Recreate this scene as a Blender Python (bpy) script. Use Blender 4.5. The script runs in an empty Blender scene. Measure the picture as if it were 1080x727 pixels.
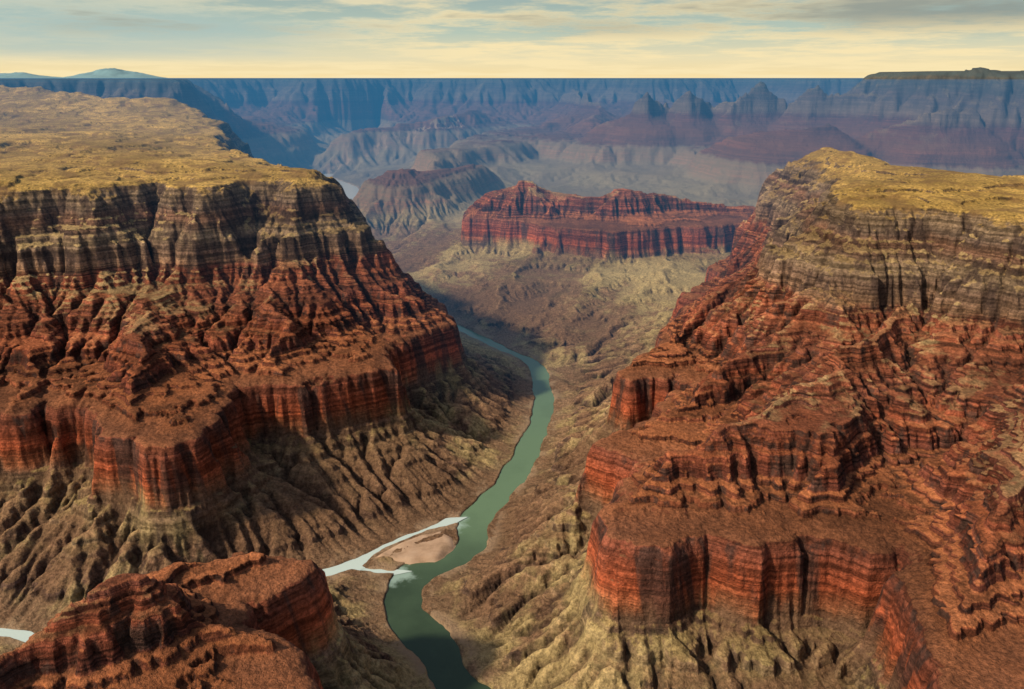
import bpy, math, time
import numpy as np
t0=time.time(); LOG=[]
HAZE=True
def lg(s): LOG.append((s,round(time.time()-t0,1))); print(s,time.time()-t0)
# 1 unit = 100 m. z=0 is the river level.
TAB=np.random.default_rng(3).random((256,256))*2*np.pi
GX=np.cos(TAB).astype(np.float32).ravel(); GY=np.sin(TAB).astype(np.float32).ravel()
def perlin(x,y):
    xi=np.floor(x).astype(np.int32); yi=np.floor(y).astype(np.int32)
    xf=(x-xi).astype(np.float32); yf=(y-yi).astype(np.float32)
    u=xf*xf*xf*(xf*(xf*6-15)+10); v=yf*yf*yf*(yf*(yf*6-15)+10)
    x0=xi&255; x1=(xi+1)&255; y0=(yi&255)<<8; y1=((yi+1)&255)<<8
    i=y0+x0; n00=GX[i]*xf+GY[i]*yf
    i=y0+x1; n10=GX[i]*(xf-1)+GY[i]*yf
    i=y1+x0; n01=GX[i]*xf+GY[i]*(yf-1)
    i=y1+x1; n11=GX[i]*(xf-1)+GY[i]*(yf-1)
    a=n00+u*(n10-n00); b=n01+u*(n11-n01)
    return (a+v*(b-a))*1.4
def fbm(x,y,wl,octv,seed=0,gain=.5,ridge=False):
    s=np.zeros(x.shape,np.float32); a=1.; f=1./wl
    for o in range(octv):
        n=perlin(x*f+17.3*seed+5.1*o,y*f+31.7*seed+9.2*o)
        if ridge: n=1-2*np.abs(n)
        s+=a*n; a*=gain; f*=2.03
    return s
def sm(t):
    t=np.clip(t,0,1); return t*t*(3-2*t)
RIVER=[(.3,6,.6),(.2,11,.6),(-.7,15.7,.6),(-1.35,16.7,.54),(-1.77,17.7,.6),(-2.25,18.5,.64),(-3.2,19.7,.6),(-3.3,21,.66),
 (-2.85,22,.68),(-1.45,23.3,.54),(-1.3,25,.64),(-.54,27,.54),(.08,28.5,.6),(.74,31.2,.58),(1.16,33.1,.48),(1.5,35.3,.52),
 (1.55,37.8,.5),(1.4,40.5,.48),(.64,42.5,.35),(-.56,44.1,.35),(-2.15,46.4,.4),(-3.62,48.4,.4),(-8,53,.4),(-12,60,.5),(-13.5,68,.5),(-17.5,80,.6),
 (-21,92,.9),(-21,103,1.8),(-24.5,116,2.2),(-30,135,.9),(-10,152,.9),(-25,165,.9)]
LCR=[(-30,17.5,.25),(-20,19.2,.2),(-14.5,18.9,.22),(-13,18.5,.26),(-11,19.2,.3),(-9,20.9,.22),(-7.2,21.4,.18),(-6.2,21.75,.24),(-5.2,22.25,.25),(-4.45,23.15,.14),(-3.3,24.15,.12),(-2.3,24.85,.22),(-1.6,25.2,.2)]
LCR2=[(-5.2,22.2,.22),(-4.6,21.95,.11),(-3.9,21.85,.14),(-3.2,21.9,.2)]
def cr(pts,n):
    p=np.array(pts,float); p=np.vstack([2*p[0]-p[1],p,2*p[-1]-p[-2]]); out=[]
    for i in range(1,len(p)-2):
        for t in np.linspace(0,1,n,endpoint=False):
            a,b,c,d=p[i-1],p[i],p[i+1],p[i+2]
            out.append(.5*((2*b)+(-a+c)*t+(2*a-5*b+4*c-d)*t*t+(-a+3*b-3*c+d)*t**3))
    out.append(p[-2]); return np.array(out)
RIV=cr(RIVER,4); LC=cr(LCR,4); LC2=cr(LCR2,4)
RW=[
 [(-3.1,36.4),(-4.2,33.6),(-4.6,31.6),(-5.3,29.8),(-7.2,29),(-8.5,27.6),(-10.3,26.8),(-9.6,24.6),(-10.4,23.5),(-12.6,23.0),(-14,24.2),(-16.3,25.8),(-18,25.8),(-20,24.3),(-24,25),(-30,23),(-60,22),(-140,20),
  (-140,110),(-60,106),(-38,98),(-27,88),(-21,72),(-17,60),(-12,52),(-7.5,44),(-4.5,40)],
 [(2.6,17.4),(3.2,18.9),(5.2,20.6),(4.3,21.4),(2.7,22.3),(3.0,23.8),(5.6,25.4),(6.6,27.3),(5.1,28.8),(5.6,31.0),(7.6,35),(9.8,42),(12.5,47.6),(17,54),(24,60),(40,62),(140,60),
  (140,2),(12,2),(6.5,6),(7,9.5),(8.2,12.6),(9.4,14.2),(10.1,15.7),(10.9,18.8),(9.7,17.2),(8.6,16.8),(7.3,17.2),(6.4,17.0),(5.2,17.6),(4.0,17.1)],
 [(-3.2,68),(-1.5,65),(1,62.5),(4,61),(7,58.8),(10,59.5),(14,61),(19,63.5),(23,64),(26,68),(18,71),(8,73),(0,74),(-3,72)],
 [(-5.3,15.5),(-5.4,16.3),(-6.4,16.5),(-7.1,15.6),(-7.8,14.7),(-8.5,13.4),(-9.6,11.6),(-11,8),(-13,2),(-5,2),(-4.6,8),(-4.0,10.5),(-3.9,12),(-4.4,13.1),(-5.7,13.8),(-5.9,14.6)],
 [(-8,99),(-4,110),(2,120),(12,113),(21,114),(30,106),(38,105),(60,96),(200,85),(260,85),(260,260),(-40,260),(-28,175),(0,160),(-6,140),(-8,120),(-11,108)],
 [(-140,112),(-70,108),(-50,108),(-42,118),(-38,135),(-40,160),(-45,260),(-260,260),(-260,112)],
]
MESA=[
 [(-8.8,38.5),(-10.2,37.4),(-12.8,37.9),(-14.5,36.4),(-16.5,37.2),(-18.7,35.6),(-21,34.5),(-26,33.2),(-40,31),(-140,30),(-140,100),(-63,99),(-36,90),(-28.5,80),(-24,66),(-19.5,55.5),(-15.5,49),(-12.5,44),(-9.6,40.5)],
 [(13.2,30.6),(13.9,33),(15.6,37),(16.8,42),(18.3,50),(20,51.5),(21.5,48),(20.2,43.5),(22.0,39.0),(27,35.8),(40,36),(140,34),(140,24),(40,24),(26,26.2),(21,28.2),(18.4,27.8),(16.6,29.6)],
 [(51,110),(60,102),(90,97),(260,90),(260,160),(90,150),(66,140),(54,120)],
 [(-260,108),(-75,113),(-60,118),(-47,117),(-49,126),(-56,134),(-75,140),(-260,150)],
 [(-260,168),(-70,180),(-55,190),(-40,184),(-22,196),(-5,188),(18,192),(30,184),(50,190),(62,176),(90,168),(260,150),(400,150),(400,400),(-400,400),(-400,168)],
]
SZ=[0,2.2,4.2,7.0,7.2,8.5,9.0,10.4]; SS=[0,3.4,4.2,8.4,8.75,8.95,9.85,10.4]
def z2s(z): return float(np.interp(z,SZ,SS))
def R(pts,slope=.9,sc=1.): return ([(x,y,z2s(z/sc)) for x,y,z in pts],slope)
RIDGES=[
 R([(3.0,18.2,4.5),(4.4,19.1,5.2),(5.9,20.2,5.8),(8.8,21.6,6.7),(12.2,24.3,7.1),(14.8,28.8,7.9)],1.15),
 R([(3.6,23.2,4.4),(6.3,24.8,5.3),(10.3,28,6.6),(13,31,7.8)],1.3),
 R([(5.3,29.2,4.5),(8.3,32.7,5.8),(11.6,37,7.2),(15,40,8.6)],1.3),
 R([(8.6,13,4.5),(10.4,15.3,5.2),(13,18,6.2),(16,22,7.1),(18.6,27.5,7.9)],1.1),
 R([(7.6,17.6,4.4),(8.6,19.2,5.3),(10.2,21.6,6.4)],1.3),
 R([(-12.2,23.5,4.4),(-13.4,25.6,5.2),(-14.6,31,6.4),(-14.6,35.5,7.6)],1.2),
 R([(-8.9,27.7,4.4),(-9.8,31,5.8),(-11,35.5,7.4)],1.3),
 R([(-3.5,36.4,4.5),(-5.4,36.9,5.4),(-6.8,37.4,6.9),(-8.3,38.1,8.3)],1.3),
 R([(-16.8,26,4.4),(-18,30,6),(-19.2,34,7.5)],1.2),
 R([(-3.0,68,5.0),(-1.4,67.5,6.2),(.2,66.8,7.1),(1.6,66.6,6.9),(3.5,66.3,6.0),(6.5,65.6,5.8),(8.6,65.2,6.8),(10.5,65,6.5),(13,65.2,5.8),(20,66,5.0)],1.25),
 R([(2,62.5,2.4),(0,55,1.9),(-1.8,48.5,.8)],.5),
 R([(7,58.8,2.5),(5.6,51,2.1),(2.6,44.8,.9)],.5),
 R([(12,60,2.5),(9.6,51,2.2),(4.6,42,1.0)],.5),
 R([(-3.6,66,2.3),(-5.2,59,1.6),(-6,54,.7)],.5),
 R([(4.2,56,1.9),(2.2,50,1.3)],.55),
 R([(9,38.5,2.5),(5.4,36.6,1.6),(3.4,35.6,.9)],.7),
 R([(-6,15.9,4.7),(-7.6,14.6,4.9)],1.3),
 R([(-4.8,12.8,4.5),(-6.5,13.2,5.0),(-7.5,13.0,5.9),(-8.6,12,5.1),(-10,10.5,5.4)],1.5),
 R([(-14.8,76,1.2),(-13.6,80,3.2),(-11.6,84,5.6),(-10,86.5,5.2),(-7,90,4.9),(-3,95,4.4)],.62),
 R([(-30,140,6),(-15,150,8),(-8,165,10)],.5,1.42),
 R([(10,130,9),(14,150,11),(12,175,13)],.5,1.42),
]
TEMPLES=[
 R([(31,118,11.5),(35,120,15.6),(35.4,120,15.6),(39,120,12.4)],.95,1.42),
 R([(39,117,12.2),(41,116,14.2),(43,115,13.0),(50,112,12.8)],.8,1.42),
 R([(14,121,9.0),(19.5,120,12.8),(23,121,11.0),(26,120,13.6),(29,121,11.6),(34,119,12.5)],.75,1.42),
 R([(44,100,9.5),(48,99,12.2),(55,98,12.4)],.8,1.42),
 R([(24,104,6.5),(30,100,9.2),(38,99,10.2)],.7,1.42),
]
def segdist(X,Y,a,b):
    dx,dy=b[0]-a[0],b[1]-a[1]; L=dx*dx+dy*dy+1e-9
    t=np.clip(((X-a[0])*dx+(Y-a[1])*dy)/L,0,1)
    return np.sqrt((X-a[0]-t*dx)**2+(Y-a[1]-t*dy)**2),t
def polysd(X,Y,poly):
    d=np.full(X.shape,1e9,np.float32); ins=np.zeros(X.shape,bool); n=len(poly)
    for i in range(n):
        a=poly[i]; b=poly[(i+1)%n]
        dd,_=segdist(X,Y,a,b); d=np.minimum(d,dd)
        if a[1]!=b[1]:
            c=((a[1]>Y)!=(b[1]>Y)); c&=X<(b[0]-a[0])*(Y-a[1])/(b[1]-a[1])+a[0]
            ins^=c
    return np.where(ins,-d,d)
def linesd(X,Y,pts):
    d=np.full(X.shape,1e9,np.float32)
    for a,b in zip(pts[:-1],pts[1:]):
        dd,t=segdist(X,Y,a,b); d=np.minimum(d,dd-(a[2]+t*(b[2]-a[2])))
    return d
def ridgemax(S,X,Y,lst):
    for pts,sl in lst:
        best=np.full(X.shape,-9.,np.float32)
        for a,b in zip(pts[:-1],pts[1:]):
            dd,t=segdist(X,Y,a,b); best=np.maximum(best,a[2]+t*(b[2]-a[2])-sl*dd)
        S=np.maximum(S,best)
    return S
def buildS(X,Y):
    X=X.astype(np.float32); Y=Y.astype(np.float32)
    far=sm((Y-72)/40); near=.55+.45*sm((Y-16)/6)
    wx=.8*fbm(X,Y,5,2,1); wy=.8*fbm(X,Y,5,2,2)
    wx=wx*(1-far)+far*4.2*fbm(X,Y,20,4,3); wy=wy*(1-far)+far*4.2*fbm(X,Y,20,4,4)
    k=.5
    wx+=k*fbm(X,Y,2.2,4,5,.58); wy+=k*fbm(X,Y,2.2,4,6,.58)
    XW=X+wx*near; YW=Y+wy*near
    dr=np.minimum(np.minimum(linesd(X,Y,RIV)+.14*fbm(X,Y,1.4,4,8),linesd(X,Y,LC)+.08*fbm(X,Y,.8,3,18)),linesd(X,Y,LC2)+.08*fbm(X,Y,.6,3,19))
    d1=np.full(X.shape,1e9,np.float32)
    for p in RW: d1=np.minimum(d1,polysd(XW,YW,p))
    d1=d1+.3*fbm(X,Y,3.3,3,71)*(1-far)*sm((np.abs(d1)+3)/3)
    d2=np.full(X.shape,1e9,np.float32)
    for p in MESA: d2=np.minimum(d2,polysd(XW,YW,p))
    w1=.8+1.2*far; w2=2.8+4*far+1.0*sm((X-5)/5)*(1-far)
    drp=np.maximum(dr,0); dA=np.maximum(d1-w1,0)
    u1=drp/(drp+dA+1e-3)
    S=3.4*(.75*u1+.25*u1*u1)+.8*sm(1-np.maximum(d1,0)/w1)*np.clip(drp/1.,0,1)
    wide=np.clip((drp+dA-7)/8,0,1)*np.clip(4*u1*(1.02-u1),0,1)*(1-far)
    S=S*(1-.3*wide)+wide*.85*fbm(X,Y,7,4,61,.5,True)
    din=np.maximum(-d1,0)
    u2=din/(din+np.maximum(d2-w2,0)+1e-3)
    q=1-np.clip(d2/w2,0,1)
    S=S+np.where(d1<0,4.2*(.5*u2+.5*u2*u2)+2.0*(.45*q+.55*sm(q))*np.clip(din,0,1),0)
    S=ridgemax(S,XW,YW,RIDGES)
    amp=np.clip(drp/3,0,1)*np.clip((10.4-S)/1.2,0,1)
    S=S+amp*(.38*fbm(X,Y,6,5,9,.5)+.05*fbm(X,Y,.9,3,10,.6)+.35*far*fbm(X,Y,14,5,11,.6))
    but=(X>-8)&(X<30)&(Y>56)&(Y<78); S=np.where(but,np.minimum(S,8.58+.15*(S-8.58)),S)
    S=np.where((d2>0)|(S>10.4),S,10.4+np.minimum(.25,-d2*.04))
    return S.astype(np.float32),dr.astype(np.float32),d2.astype(np.float32)
def bil(G,fx,fy):
    H,W=G.shape
    fx=np.clip(fx,0,W-1.001); fy=np.clip(fy,0,H-1.001)
    xi=fx.astype(np.int64); yi=fy.astype(np.int64); a=(fx-xi).astype(np.float32); b=(fy-yi).astype(np.float32); g=G.astype(np.float32).ravel(); i=yi*W+xi
    return (g[i]*(1-a)+g[i+1]*a)*(1-b)+(g[i+W]*(1-a)+g[i+W+1]*a)*b
def blur(a,n=1):
    for _ in range(n):
        b=a.copy(); b[1:-1,1:-1]=(a[1:-1,1:-1]*4+2*(a[:-2,1:-1]+a[2:,1:-1]+a[1:-1,:-2]+a[1:-1,2:])+a[:-2,:-2]+a[2:,2:]+a[:-2,2:]+a[2:,:-2])/16; a=b
    return a
OFF=[(-1,-1),(-1,0),(-1,1),(0,-1),(0,1),(1,-1),(1,0),(1,1)]
def spl(h,cell,iters,K,m=.45,D=.12,mi=1.,seed=1):
    r=np.random.default_rng(seed); H,W=h.shape; N=H*W; base=h.copy(); I=np.arange(N).reshape(H,W)
    floor=base-mi*np.interp(base,[0,3,3.4,4.3,5,8.2,8.7,10.4],[.9,1.0,.28,.35,1.7,1.7,.5,.4])
    for it in range(iters):
        for _ in range(12):
            mn=np.full((H-2,W-2),1e9)
            for oy,ox in OFF: mn=np.minimum(mn,h[1+oy:H-1+oy,1+ox:W-1+ox])
            c=h[1:-1,1:-1]; c[:]=np.where((c<=mn)&(c>.02),mn+.0008,c)
        hr=h+r.random(h.shape)*.012
        best=np.zeros((H-2,W-2)); rec=I.copy(); rc=rec[1:-1,1:-1]; dist=np.ones((H,W)); dc=dist[1:-1,1:-1]
        for oy,ox in OFF:
            L=math.hypot(oy,ox)
            s=(hr[1:-1,1:-1]-hr[1+oy:H-1+oy,1+ox:W-1+ox])/L
            k=s>best; best=np.where(k,s,best); rc[k]=(I[1+oy:H-1+oy,1+ox:W-1+ox])[k]; dc[k]=L
        order=np.argsort(hr.ravel(),kind='stable'); rl=rec.ravel().tolist()
        A=[cell*cell]*N
        for i in order[::-1].tolist():
            j=rl[i]
            if j!=i: A[j]+=A[i]
        Aa=np.array(A)
        F=K/iters*np.minimum(Aa,25)**m/(cell*dist.ravel())
        hb=h.ravel(); F=F*np.interp(hb,[0,3.3,3.5,4.1,4.4,8.4,8.8,10.3,10.36],[1.3,1.3,.25,.25,1.2,1.2,.35,.35,.15])
        hl=hb.tolist(); Fl=F.tolist()
        for i in order.tolist():
            j=rl[i]
            if j!=i and hl[i]>hl[j]:
                hl[i]=(hl[i]+Fl[i]*hl[j])/(1+Fl[i])
        h=np.array(hl).reshape(H,W)
        h=np.maximum(h,floor)
        h=h*(1-D)+blur(h)*D
    return h,np.log(Aa.reshape(H,W)+1e-6)
NX0,NX1,NY0,NY1,NC=-46,46,4,92,.105
gx=np.arange(NX0,NX1,NC); gy=np.arange(NY0,NY1,NC); GXn,GYn=np.meshgrid(gx,gy)
Sn,DRn,D2n=buildS(GXn,GYn); lg('near S')
Sn,An=spl(Sn.astype(np.float64),NC,10,.85); lg('erode near')
Cn=Sn-blur(Sn,10)
FX0,FX1,FY0,FY1,FC=-240,240,0,250,.5
fxg=np.arange(FX0,FX1,FC); fyg=np.arange(FY0,FY1,FC); GXf,GYf=np.meshgrid(fxg,fyg)
Sf,DRf,D2f=buildS(GXf,GYf)
Sf,Af=spl(Sf.astype(np.float64),FC,6,1.2,mi=2.)
Sf=ridgemax(Sf,GXf+.8*fbm(GXf,GYf,5,4,51),GYf+.8*fbm(GXf,GYf,5,4,52),TEMPLES); Cf=Sf-blur(Sf,5)
lg('far')
ts=[0,.15,.5,.60,1.6,1.66,2.1,2.14,2.6,2.68,3.1,3.14,3.4,3.46,3.52,3.60,3.66,3.74,3.80,3.95,4.2]
tz=[0,.10,.28,.46,.95,1.08,1.25,1.35,1.52,1.74,1.95,2.05,2.2,2.55,2.6,3.1,3.15,3.75,3.80,4.1,4.2]
r2=np.random.default_rng(11); cur=4.2; cz=4.2
ws=r2.random(15)+.35; ws=ws/ws.sum()*4.2; hs=r2.random(15)*1.6+.3; hs=hs/hs.sum()*2.8
for w_,h_ in zip(ws,hs):
    ts+=[cur+w_*.84,cur+w_]; tz+=[cz+h_*.34,cz+h_]; cur+=w_; cz+=h_
ts+=[8.62,8.68,8.80,8.86,8.98,9.15,9.2,9.4,9.46,9.66,9.72,9.86,9.92,10.0,10.06,10.16,10.3,10.4,30]
tz+=[7.12,7.5,7.6,8.1,8.2,8.3,8.5,8.58,8.78,8.88,9.1,9.18,9.55,9.6,9.95,10.05,10.33,10.4,30]
NA=1450; AP=(0.,-5.)
rr=np.concatenate([np.geomspace(10,19,220,endpoint=False),np.geomspace(19,56,860,endpoint=False),np.geomspace(56,110,340,endpoint=False),np.geomspace(110,250,280,endpoint=False),np.geomspace(250,6000,30)])
NR=len(rr); ang=np.radians(np.linspace(-47,47,NA))
Rg,Ag=np.meshgrid(rr,ang,indexing='ij'); X=(AP[0]+Rg*np.sin(Ag)); Y=(AP[1]+Rg*np.cos(Ag))
wfar=np.maximum(sm((Y-80)/10),sm((np.abs(X)-38)/6)).astype(np.float32)
def samp(Gn,Gf): return bil(Gn,(X-NX0)/NC,(Y-NY0)/NC)*(1-wfar)+bil(Gf,(X-FX0)/FC,(Y-FY0)/FC)*wfar
S=samp(Sn,Sf); DR=samp(DRn,DRf); C=samp(Cn,Cf)
beyond=sm((Y-228)/10); S=S*(1-beyond)+10.42*beyond
slopeamp=np.clip(DR/1.2,0,1)*np.clip((10.5-S)/.4,0.03,1)
nf=1-sm((Y-90)/60); nn=1-sm((Y-50)/30)
MID=fbm(X,Y,1.2,5,40,.6)
hizone=sm((S-8.3)/.4)*sm((10.3-S)/.3)*nf
S=S+slopeamp*(.04*fbm(X,Y,.8,2,21,.6)*nf+.04*fbm(X,Y,.26,3,22,.65)*nn+.15*fbm(X,Y,5,4,23,.6)*(1-nf))+hizone*.24*fbm(X,Y,1.7,4,24,.55)
S=np.maximum(S,0)
T=np.interp(S,ts,tz)
soft=np.interp(S,SS,SZ); wsft=sm(.5+.9*fbm(X,Y,3.5,2,44)); hi=.75*sm((S-8.3)/.3)
kk=(1-wsft)*(.2+hi*.75)+.12*hi; T=T*(1-kk)+(soft*(1-hi)+(7.0+(S-8.4)*1.7)*hi)*kk
farlow=.85*sm((Y-72)/8)*(1-sm((X-40)/10)*.6); Tl=np.interp(S,[0,3.6,3.8,4.2,4.4,30],[0,3.3,3.5,4.2,4.3,29.9])
T=np.where(S<4.3,T*(1-farlow)+Tl*farlow,T)
top=np.clip((S-10.38)/.05,0,1)
tn=fbm(X,Y,7,5,25)
T=T+top*(.20*tn+.12*sm((tn-.1)/.05)+.10*sm((tn+.25)/.04)+.02*fbm(X,Y,.8,3,26))*np.clip((150-Y)/40,0,1)
sc=1+.42*sm((Y-72)/36)
Z=T*sc+.05
Z=np.where(Y>105,np.minimum(Z,14.84),Z)
Z=Z+1.0*sm((X-46)/8)*sm((Y-88)/10)*(1-sm((Y-150)/15))*sm((S-9.6)/.8)
Z=Z-.27*sm(-DR/.2)
Z=Z+.4*np.exp(-(((X-19)/1.6)**2+((Y-47.5)/3.5)**2))*sm((T-9.5)/1)
Z=Z+.012*fbm(X,Y,.13,2,27)*(1-sm((Y-40)/20))*np.clip(DR,0,1)
lg('Z %d'%X.size)
co=np.stack([X,Y,Z],-1).astype(np.float32).reshape(-1,3)
def gridmesh(name,co,nr,na):
    me=bpy.data.meshes.new(name)
    i=np.arange((nr-1)*(na-1)); a=(i//(na-1))*na+i%(na-1)
    f=np.stack([a,a+na,a+na+1,a+1],-1).astype(np.int32)[:,::-1]
    me.vertices.add(len(co)); me.vertices.foreach_set('co',co.ravel())
    me.loops.add(f.size); me.loops.foreach_set('vertex_index',f.ravel())
    me.polygons.add(len(f)); me.polygons.foreach_set('loop_start',np.arange(0,f.size,4,dtype=np.int32))
    me.polygons.foreach_set('use_smooth',np.ones(len(f),bool))
    me.update(calc_edges=True)
    ob=bpy.data.objects.new(name,me); bpy.context.collection.objects.link(ob); return ob
ter=gridmesh('canyon_terrain',co,NR,NA)
BIG=fbm(X,Y,9,2,41)+.18*sm((X-4)/5)*(Y<70)
STN=fbm(X+Z*.15,Y+Z*.1,.8,4,42,.65)
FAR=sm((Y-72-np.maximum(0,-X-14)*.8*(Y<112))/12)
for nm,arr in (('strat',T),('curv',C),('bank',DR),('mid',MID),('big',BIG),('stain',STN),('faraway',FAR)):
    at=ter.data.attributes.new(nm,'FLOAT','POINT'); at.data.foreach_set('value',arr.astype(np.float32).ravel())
lg('mesh')
class NT:
    def __init__(s,tree): s.t=tree; s.n=tree.nodes; s.l=tree.links
    def new(s,typ,**k):
        n=s.n.new(typ)
        for a,v in k.items(): setattr(n,a,v)
        return n
    def set(s,sock,v):
        if isinstance(v,bpy.types.NodeSocket): s.l.new(v,sock)
        else: sock.default_value=v
    def m(s,op,a,b=0.,c=0.,clamp=False):
        n=s.new('ShaderNodeMath',operation=op,use_clamp=clamp)
        s.set(n.inputs[0],a); s.set(n.inputs[1],b); s.set(n.inputs[2],c); return n.outputs[0]
    def mr(s,v,a,b,c=0.,d=1.):
        n=s.new('ShaderNodeMapRange',interpolation_type='SMOOTHSTEP'); s.set(n.inputs[0],v)
        for i,q in enumerate((a,b,c,d)): n.inputs[i+1].default_value=q
        return n.outputs[0]
    def mix(s,f,a,b,bt='MIX'):
        n=s.new('ShaderNodeMix',data_type='RGBA',blend_type=bt); s.set(n.inputs[0],f)
        s.set(n.inputs[6],a if isinstance(a,bpy.types.NodeSocket) else (*a,1)); s.set(n.inputs[7],b if isinstance(b,bpy.types.NodeSocket) else (*b,1)); return n.outputs[2]
    def xyz(s,a,b,c):
        n=s.new('ShaderNodeCombineXYZ'); s.set(n.inputs[0],a);s.set(n.inputs[1],b);s.set(n.inputs[2],c); return n.outputs[0]
    def noise(s,vec,scale,detail=4.,rough=.55):
        n=s.new('ShaderNodeTexNoise'); s.set(n.inputs['Vector'],vec); n.inputs['Scale'].default_value=scale; n.inputs['Detail'].default_value=detail; n.inputs['Roughness'].default_value=rough; return n.outputs[0]
    def ramp(s,f,stops,interp='LINEAR'):
        n=s.new('ShaderNodeValToRGB'); s.set(n.inputs[0],f); cr_=n.color_ramp; cr_.interpolation=interp
        while len(cr_.elements)<len(stops): cr_.elements.new(.5)
        for e,(p,c) in zip(cr_.elements,stops): e.position=p; e.color=(*c,1)
        return n.outputs[0]
    def attr(s,nm): return s.new('ShaderNodeAttribute',attribute_name=nm).outputs['Fac']
def mat(name):
    m=bpy.data.materials.new(name); m.use_nodes=True; return m,NT(m.node_tree),m.node_tree.nodes['Principled BSDF']
m,n,b=mat('layered_rock')
st=n.attr('strat'); cv=n.attr('curv'); bk=n.attr('bank'); mid=n.attr('mid'); big=n.attr('big'); stn=n.attr('stain'); fa=n.attr('faraway')
geo=n.new('ShaderNodeNewGeometry'); pos=geo.outputs['Position']
sp=n.new('ShaderNodeSeparateXYZ'); n.set(sp.inputs[0],pos); px,py,pz=sp.outputs
sn=n.new('ShaderNodeSeparateXYZ'); n.set(sn.inputs[0],geo.outputs['Normal']); nz=sn.outputs[2]
fine=n.noise(pos,9.,4,.78)
s1=n.m('ADD',st,n.m('MULTIPLY',mid,.16))
f=n.m('DIVIDE',s1,11.)
def q(z): return z/11.
rock=n.ramp(f,[(0,(.17,.115,.075)),(q(.4),(.09,.055,.045)),(q(.9),(.19,.11,.07)),(q(1.5),(.25,.18,.10)),(q(2.1),(.15,.09,.06)),
 (q(2.4),(.32,.11,.05)),(q(3.0),(.37,.09,.04)),(q(3.9),(.19,.06,.037)),(q(4.3),(.22,.075,.04)),(q(4.8),(.11,.036,.026)),(q(5.4),(.22,.065,.036)),
 (q(5.8),(.11,.04,.03)),(q(6.5),(.23,.075,.042)),(q(7.0),(.14,.045,.03)),(q(7.25),(.21,.125,.08)),(q(7.9),(.14,.09,.065)),(q(8.4),(.25,.175,.11)),(q(8.7),(.13,.08,.055)),(q(9.1),(.19,.10,.065)),(q(9.5),(.13,.09,.068)),(q(9.9),(.20,.14,.09)),(q(10.2),(.16,.11,.07))])
talus=n.ramp(f,[(0,(.26,.165,.10)),(q(.6),(.22,.13,.075)),(q(1.4),(.27,.17,.09)),(q(1.8),(.32,.235,.105)),(q(2.2),(.30,.205,.09)),(q(2.7),(.23,.115,.06)),
 (q(4.),(.21,.085,.045)),(q(4.5),(.33,.125,.058)),(q(5.2),(.27,.09,.044)),(q(5.9),(.18,.063,.036)),(q(6.6),(.25,.09,.048)),(q(7.3),(.27,.16,.085)),(q(8.),(.33,.225,.11)),(q(9.2),(.28,.18,.085)),(q(10.1),(.31,.20,.08)),(q(10.35),(.50,.32,.095))])
bed=n.noise(n.xyz(n.m('MULTIPLY',px,.14),n.m('MULTIPLY',py,.14),n.m('MULTIPLY',st,5.5)),1.,3,.75)
bedf=n.mr(bed,.34,.66,.68,1.28); rock=n.mix(1.,rock,n.xyz(bedf,bedf,bedf),'MULTIPLY')
steep=n.mr(nz,.75,.45,0.,1.)
rock=n.mix(n.m('MULTIPLY',n.mr(stn,-.1,.5,0.,.8),steep),rock,(.055,.036,.032))
tf=n.mr(n.m('ADD',nz,n.m('MULTIPLY',n.m('SUBTRACT',fine,.5),.3)),.64,.84)
col=n.mix(tf,rock,talus)
ln=n.noise(n.xyz(n.m('MULTIPLY',px,.2),n.m('MULTIPLY',py,.2),n.m('MULTIPLY',st,15.)),1.,1,.5)
lw=n.m('MULTIPLY',n.mr(st,4.1,4.4),n.mr(st,7.6,7.1)); lf=n.mix(lw,(1,1,1),n.ramp(ln,[(.36,(.5,.5,.5)),(.47,(1.08,1.05,1.0)),(.62,(1.3,1.22,1.1))]))
col=n.mix(1.,col,lf,'MULTIPLY')
beds=n.mr(bed,.4,.62,.75,1.15); col=n.mix(1.,col,n.xyz(beds,beds,beds),'MULTIPLY')
low=n.mr(st,3.0,2.2,0.,1.)
bm=n.m('ADD',big,n.m('MULTIPLY',mid,.6))
col=n.mix(n.m('MULTIPLY',n.mr(bm,-.05,.6,0.,.7),low),col,(.42,.32,.15))
col=n.mix(n.m('MULTIPLY',n.mr(bm,.1,-.6,0.,.6),low),col,(.26,.145,.085))
hiw=n.m('MULTIPLY',n.mr(st,4.6,7.2),n.mr(st,10.,9.6)); col=n.mix(n.m('MULTIPLY',n.m('MULTIPLY',n.mr(bm,.1,.6,0.,.8),hiw),tf),col,(.38,.27,.13))
col=n.mix(n.mr(cv,-.02,-.28,0.,.55),col,(.065,.04,.03))  # hollows darkened by curvature: occlusion shade painted into the rock colour
crest=n.mr(cv,.02,.22,1.,1.4); col=n.mix(1.,col,n.xyz(crest,crest,crest),'MULTIPLY')  # ridge crests brightened in the colour, as if catching light
v1=n.mr(big,-.7,.7,.8,1.2); col=n.mix(1.,col,n.xyz(v1,v1,v1),'MULTIPLY')
v2=n.mr(fine,.3,.7,.55,1.45); col=n.mix(1.,col,n.xyz(v2,v2,v2),'MULTIPLY')
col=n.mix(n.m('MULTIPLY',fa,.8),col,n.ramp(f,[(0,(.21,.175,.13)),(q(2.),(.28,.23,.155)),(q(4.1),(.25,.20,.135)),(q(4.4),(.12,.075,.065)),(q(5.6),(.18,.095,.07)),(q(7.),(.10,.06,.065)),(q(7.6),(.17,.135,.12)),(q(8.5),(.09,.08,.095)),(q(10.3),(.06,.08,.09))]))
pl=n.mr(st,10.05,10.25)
col=n.mix(n.m('MULTIPLY',pl,n.mr(mid,.1,-.6,0.,.65)),col,(.24,.14,.06))
vo=n.new('ShaderNodeTexVoronoi'); n.set(vo.inputs['Vector'],pos); vo.inputs['Scale'].default_value=4.5
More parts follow.
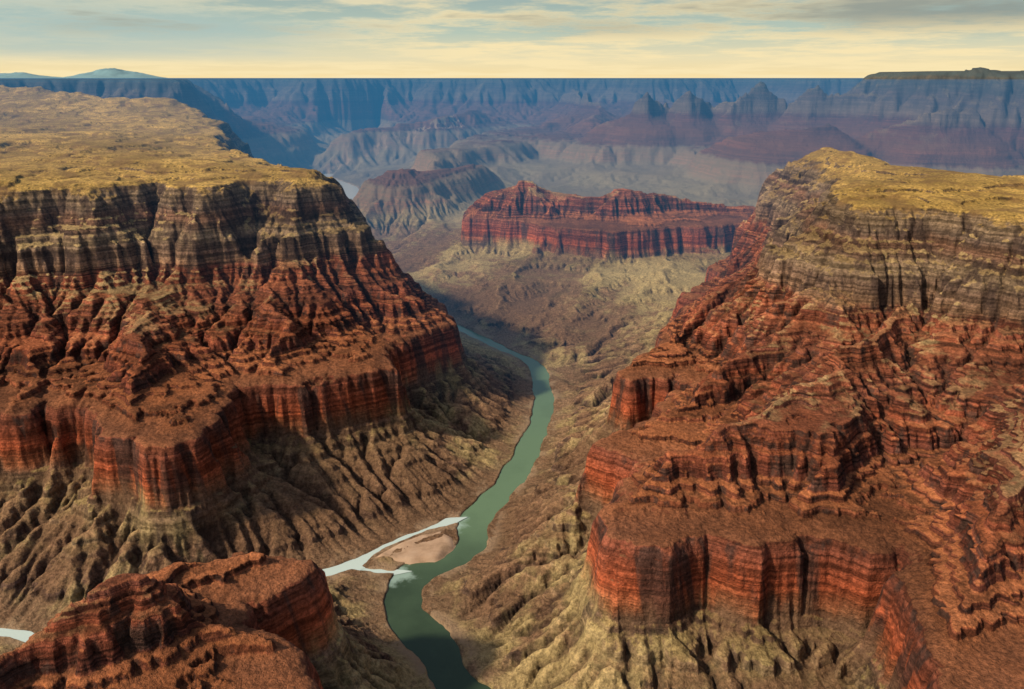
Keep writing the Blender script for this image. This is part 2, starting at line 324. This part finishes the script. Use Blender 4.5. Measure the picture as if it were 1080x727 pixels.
scr=n.m('MULTIPLY',n.mr(vo.outputs['Distance'],.32,.2,0.,.8),pl); scr=n.m('MULTIPLY',scr,n.mr(mid,-.1,.4))
col=n.mix(scr,col,(.08,.06,.025))
col=n.mix(n.m('MULTIPLY',n.m('MULTIPLY',pl,fa),.9),col,(.07,.10,.115))  # haze blue painted into the far plateau tops
col=n.mix(n.m('MULTIPLY',n.mr(bk,.5,.05),n.mr(mid,-.1,.3,0.,.9)),col,(.38,.26,.17))
n.set(b.inputs['Base Color'],col); b.inputs['Roughness'].default_value=.95; b.inputs['Specular IOR Level'].default_value=.12
hgt=n.m('ADD',n.noise(pos,5.,5,.78),n.m('MULTIPLY',bed,.5))
bp=n.new('ShaderNodeBump'); bp.inputs['Strength'].default_value=1.; bp.inputs['Distance'].default_value=.2; n.set(bp.inputs['Height'],hgt)
n.set(b.inputs['Normal'],bp.outputs[0])
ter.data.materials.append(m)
def ribbon(name,line,z,extra,taper=False):
    p=line[:,:2]; d=np.gradient(p,axis=0); d/=np.linalg.norm(d,axis=1)[:,None]; nn=np.stack([-d[:,1],d[:,0]],-1)
    w=(line[:,2]+extra)
    if taper: w=w*np.clip((len(w)-1-np.arange(len(w)))/6.,0.02,1)
    w=w[:,None]; k=7
    rows=[np.concatenate([p+nn*w*t,np.full((len(p),1),z)],1) for t in np.linspace(-1,1,k)]
    return gridmesh(name,np.stack(rows,1).reshape(-1,3).astype(np.float32),len(p),k)
def water(name,c1,c2,rough,plume=False):
    m,n,b=mat(name); g=n.new('ShaderNodeNewGeometry').outputs['Position']
    a=n.noise(g,.5,4); sp=n.new('ShaderNodeSeparateXYZ'); n.set(sp.inputs[0],g)
    fa=n.m('ADD',n.mr(sp.outputs[1],20.,26.),n.m('MULTIPLY',n.m('SUBTRACT',a,.5),.8),clamp=True)
    c=n.mix(fa,c1,c2)
    if plume:
        c=n.mix(n.mr(sp.outputs[1],70.,95.),c,(.55,.56,.53))
        for P,r in (((-2.2,24.7,0),.75),((-3.6,21.7,0),.6)):
            vd=n.new('ShaderNodeVectorMath',operation='DISTANCE'); n.set(vd.inputs[0],g); vd.inputs[1].default_value=P
            dd=n.m('ADD',vd.outputs['Value'],n.m('MULTIPLY',n.m('SUBTRACT',n.noise(g,2.2,3),.5),1.2))
            c=n.mix(n.mr(dd,r,r*.3,0.,.75),c,(.34,.48,.44))
    n.set(b.inputs['Base Color'],c); b.inputs['Roughness'].default_value=rough; b.inputs['IOR'].default_value=1.33
    bp=n.new('ShaderNodeBump'); bp.inputs['Strength'].default_value=.3; bp.inputs['Distance'].default_value=.02; n.set(bp.inputs['Height'],n.noise(g,14.,3)); n.set(b.inputs['Normal'],bp.outputs[0])
    return m
rv=ribbon('river',RIV,0.,.35); rv.data.materials.append(water('green_river_water',(.035,.06,.035),(.125,.205,.12),.16,True))
lt=ribbon('tributary_stream',LC,.025,.22,True); lt.data.materials.append(water('milky_water',(.5,.62,.62),(.5,.62,.62),.25))
lt2=ribbon('tributary_stream.001',LC2,.015,.15,True); lt2.data.materials.append(lt.data.materials[0])
bar=cr([(-4.75,22.5,0),(-3.85,23.5,0),(-2.35,24.4,0),(-1.85,23.7,0),(-2.2,22.6,0),(-3.3,22.3,0),(-4.2,22.3,0),(-4.75,22.5,0)],6)[:-1,:2]
c0=bar.mean(0); rings=[]
for t in np.linspace(1.06,0,14):
    q_=c0+(bar-c0)*t; q_=q_+.10*np.stack([fbm(q_[:,0],q_[:,1],.7,3,32),fbm(q_[:,0],q_[:,1],.7,3,33)],1); zz=-.03+.17*sm((1.06-t)/.35)+.02*fbm(q_[:,0],q_[:,1],.6,3,31)
    q_=np.vstack([q_,q_[:1]]); zz=np.append(zz,zz[0]); rings.append(np.concatenate([q_,zz[:,None]],1))
sb=gridmesh('sandbar',np.stack(rings,0).reshape(-1,3).astype(np.float32),14,len(bar)+1)
m,n,b=mat('pale_sand'); g=n.new('ShaderNodeNewGeometry').outputs['Position']
n.set(b.inputs['Base Color'],n.ramp(n.noise(g,1.6,6,.65),[(.3,(.24,.16,.10)),(.5,(.42,.28,.19)),(.7,(.50,.36,.26))])); b.inputs['Roughness'].default_value=.95
sb.data.materials.append(m)
def peak(name,cx,cy,w,h,seed):
    xs=np.linspace(-w,w,90); ys=np.linspace(-w,w,50); A,B=np.meshgrid(xs,ys); rr_=np.hypot(A,B)/w
    z=14+np.maximum(0,1-rr_)*h*(1+.35*fbm(A+500,B+500,w*.5,4,seed))
    return gridmesh(name,np.stack([A+cx,B+cy,z],-1).reshape(-1,3).astype(np.float32),50,90)
m2,n2,b2=mat('haze_blue_rock'); b2.inputs['Base Color'].default_value=(.16,.3,.36,1); b2.inputs['Roughness'].default_value=1  # distance haze painted in as a blue base colour
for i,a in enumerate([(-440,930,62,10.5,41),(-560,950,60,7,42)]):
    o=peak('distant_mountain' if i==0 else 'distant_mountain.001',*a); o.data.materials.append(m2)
if HAZE:
    # haze box glowing blue in place of scattered light, starting beyond the near walls
    bpy.ops.mesh.primitive_cube_add(size=1,location=(0,1532,6.95)); hz=bpy.context.object; hz.name='atmospheric_haze'; hz.scale=(4000,3000,15.9)
    m=bpy.data.materials.new('glowing_haze'); m.use_nodes=True; t=m.node_tree; t.nodes.clear(); n=NT(t)
    SG=.0058
    ab=n.new('ShaderNodeVolumeAbsorption'); ab.inputs['Color'].default_value=(0,0,0,1); ab.inputs['Density'].default_value=SG
    em=n.new('ShaderNodeEmission'); em.inputs['Color'].default_value=(.04,.20,.39,1); em.inputs['Strength'].default_value=SG
    ad=n.new('ShaderNodeAddShader'); n.l.new(ab.outputs[0],ad.inputs[0]); n.l.new(em.outputs[0],ad.inputs[1])
    o=n.new('ShaderNodeOutputMaterial'); n.l.new(ad.outputs[0],o.inputs['Volume']); hz.data.materials.append(m)
az,el=math.radians(-115),math.radians(39)
sun=bpy.data.lights.new('sun','SUN'); sun.energy=4.5; sun.angle=math.radians(3.5); sun.color=(1,.83,.58)
so=bpy.data.objects.new('sun',sun); bpy.context.collection.objects.link(so)
from mathutils import Vector
d=Vector((math.sin(az)*math.cos(el),math.cos(az)*math.cos(el),math.sin(el)))
so.rotation_euler=d.to_track_quat('Z','Y').to_euler(); so.location=(0,0,60)
w=bpy.data.worlds.new('World'); bpy.context.scene.world=w; w.use_nodes=True; n=NT(w.node_tree); bg=w.node_tree.nodes['Background']
sky=n.new('ShaderNodeTexSky',sky_type='NISHITA'); sky.sun_disc=False; sky.sun_elevation=el; sky.sun_rotation=az; sky.dust_density=2.
tc=n.new('ShaderNodeTexCoord').outputs['Generated']; sp=n.new('ShaderNodeSeparateXYZ'); n.set(sp.inputs[0],tc); x,y,z=sp.outputs
zz=n.m('ADD',n.m('MAXIMUM',z,0.),.06)
v=n.xyz(n.m('DIVIDE',x,zz),n.m('DIVIDE',y,zz),0.)
c1=n.noise(v,.6,6,.65); c2=n.noise(v,.3,5,.62)
skyc=n.mix(1.,sky.outputs[0],(.125,.118,.11),'MULTIPLY')
lowc=n.ramp(n.m('MULTIPLY',z,10.),[(0,(1.,.78,.40)),(.22,(.86,.76,.48)),(.5,(.50,.60,.50)),(1.,(.30,.42,.42))])
lo=n.mix(n.mr(c1,.40,.60,0.,.95),lowc,(1.,.83,.48))
# break of pale blue in the west, heavier grey cloud in the east
bl=n.m('MULTIPLY',n.m('MULTIPLY',n.mr(x,-.02,-.35),n.mr(c2,.36,.56)),n.mr(z,.012,.03)); lo=n.mix(n.m('MULTIPLY',bl,.7),lo,(.42,.56,.54))
dk=n.m('MULTIPLY',n.mr(n.m('ADD',c2,n.m('MULTIPLY',x,.16)),.46,.60,0.,.9),n.mr(z,.035,.07)); lo=n.mix(dk,lo,(.27,.32,.30))
fin=n.mix(n.mr(z,.1,.3,0.,.9),lo,skyc)
n.set(bg.inputs['Color'],fin); bg.inputs['Strength'].default_value=.95
cam=bpy.data.cameras.new('camera'); cam.lens=28; cam.sensor_width=36; cam.clip_end=20000; cam.clip_start=.1
co_=bpy.data.objects.new('camera',cam); bpy.context.collection.objects.link(co_); co_.location=(0,0,15); co_.rotation_euler=(math.radians(90-18.5),0,0)
bpy.context.scene.camera=co_
bpy.context.scene.view_settings.view_transform='Standard'
lg('done')
print('TIMES',LOG)
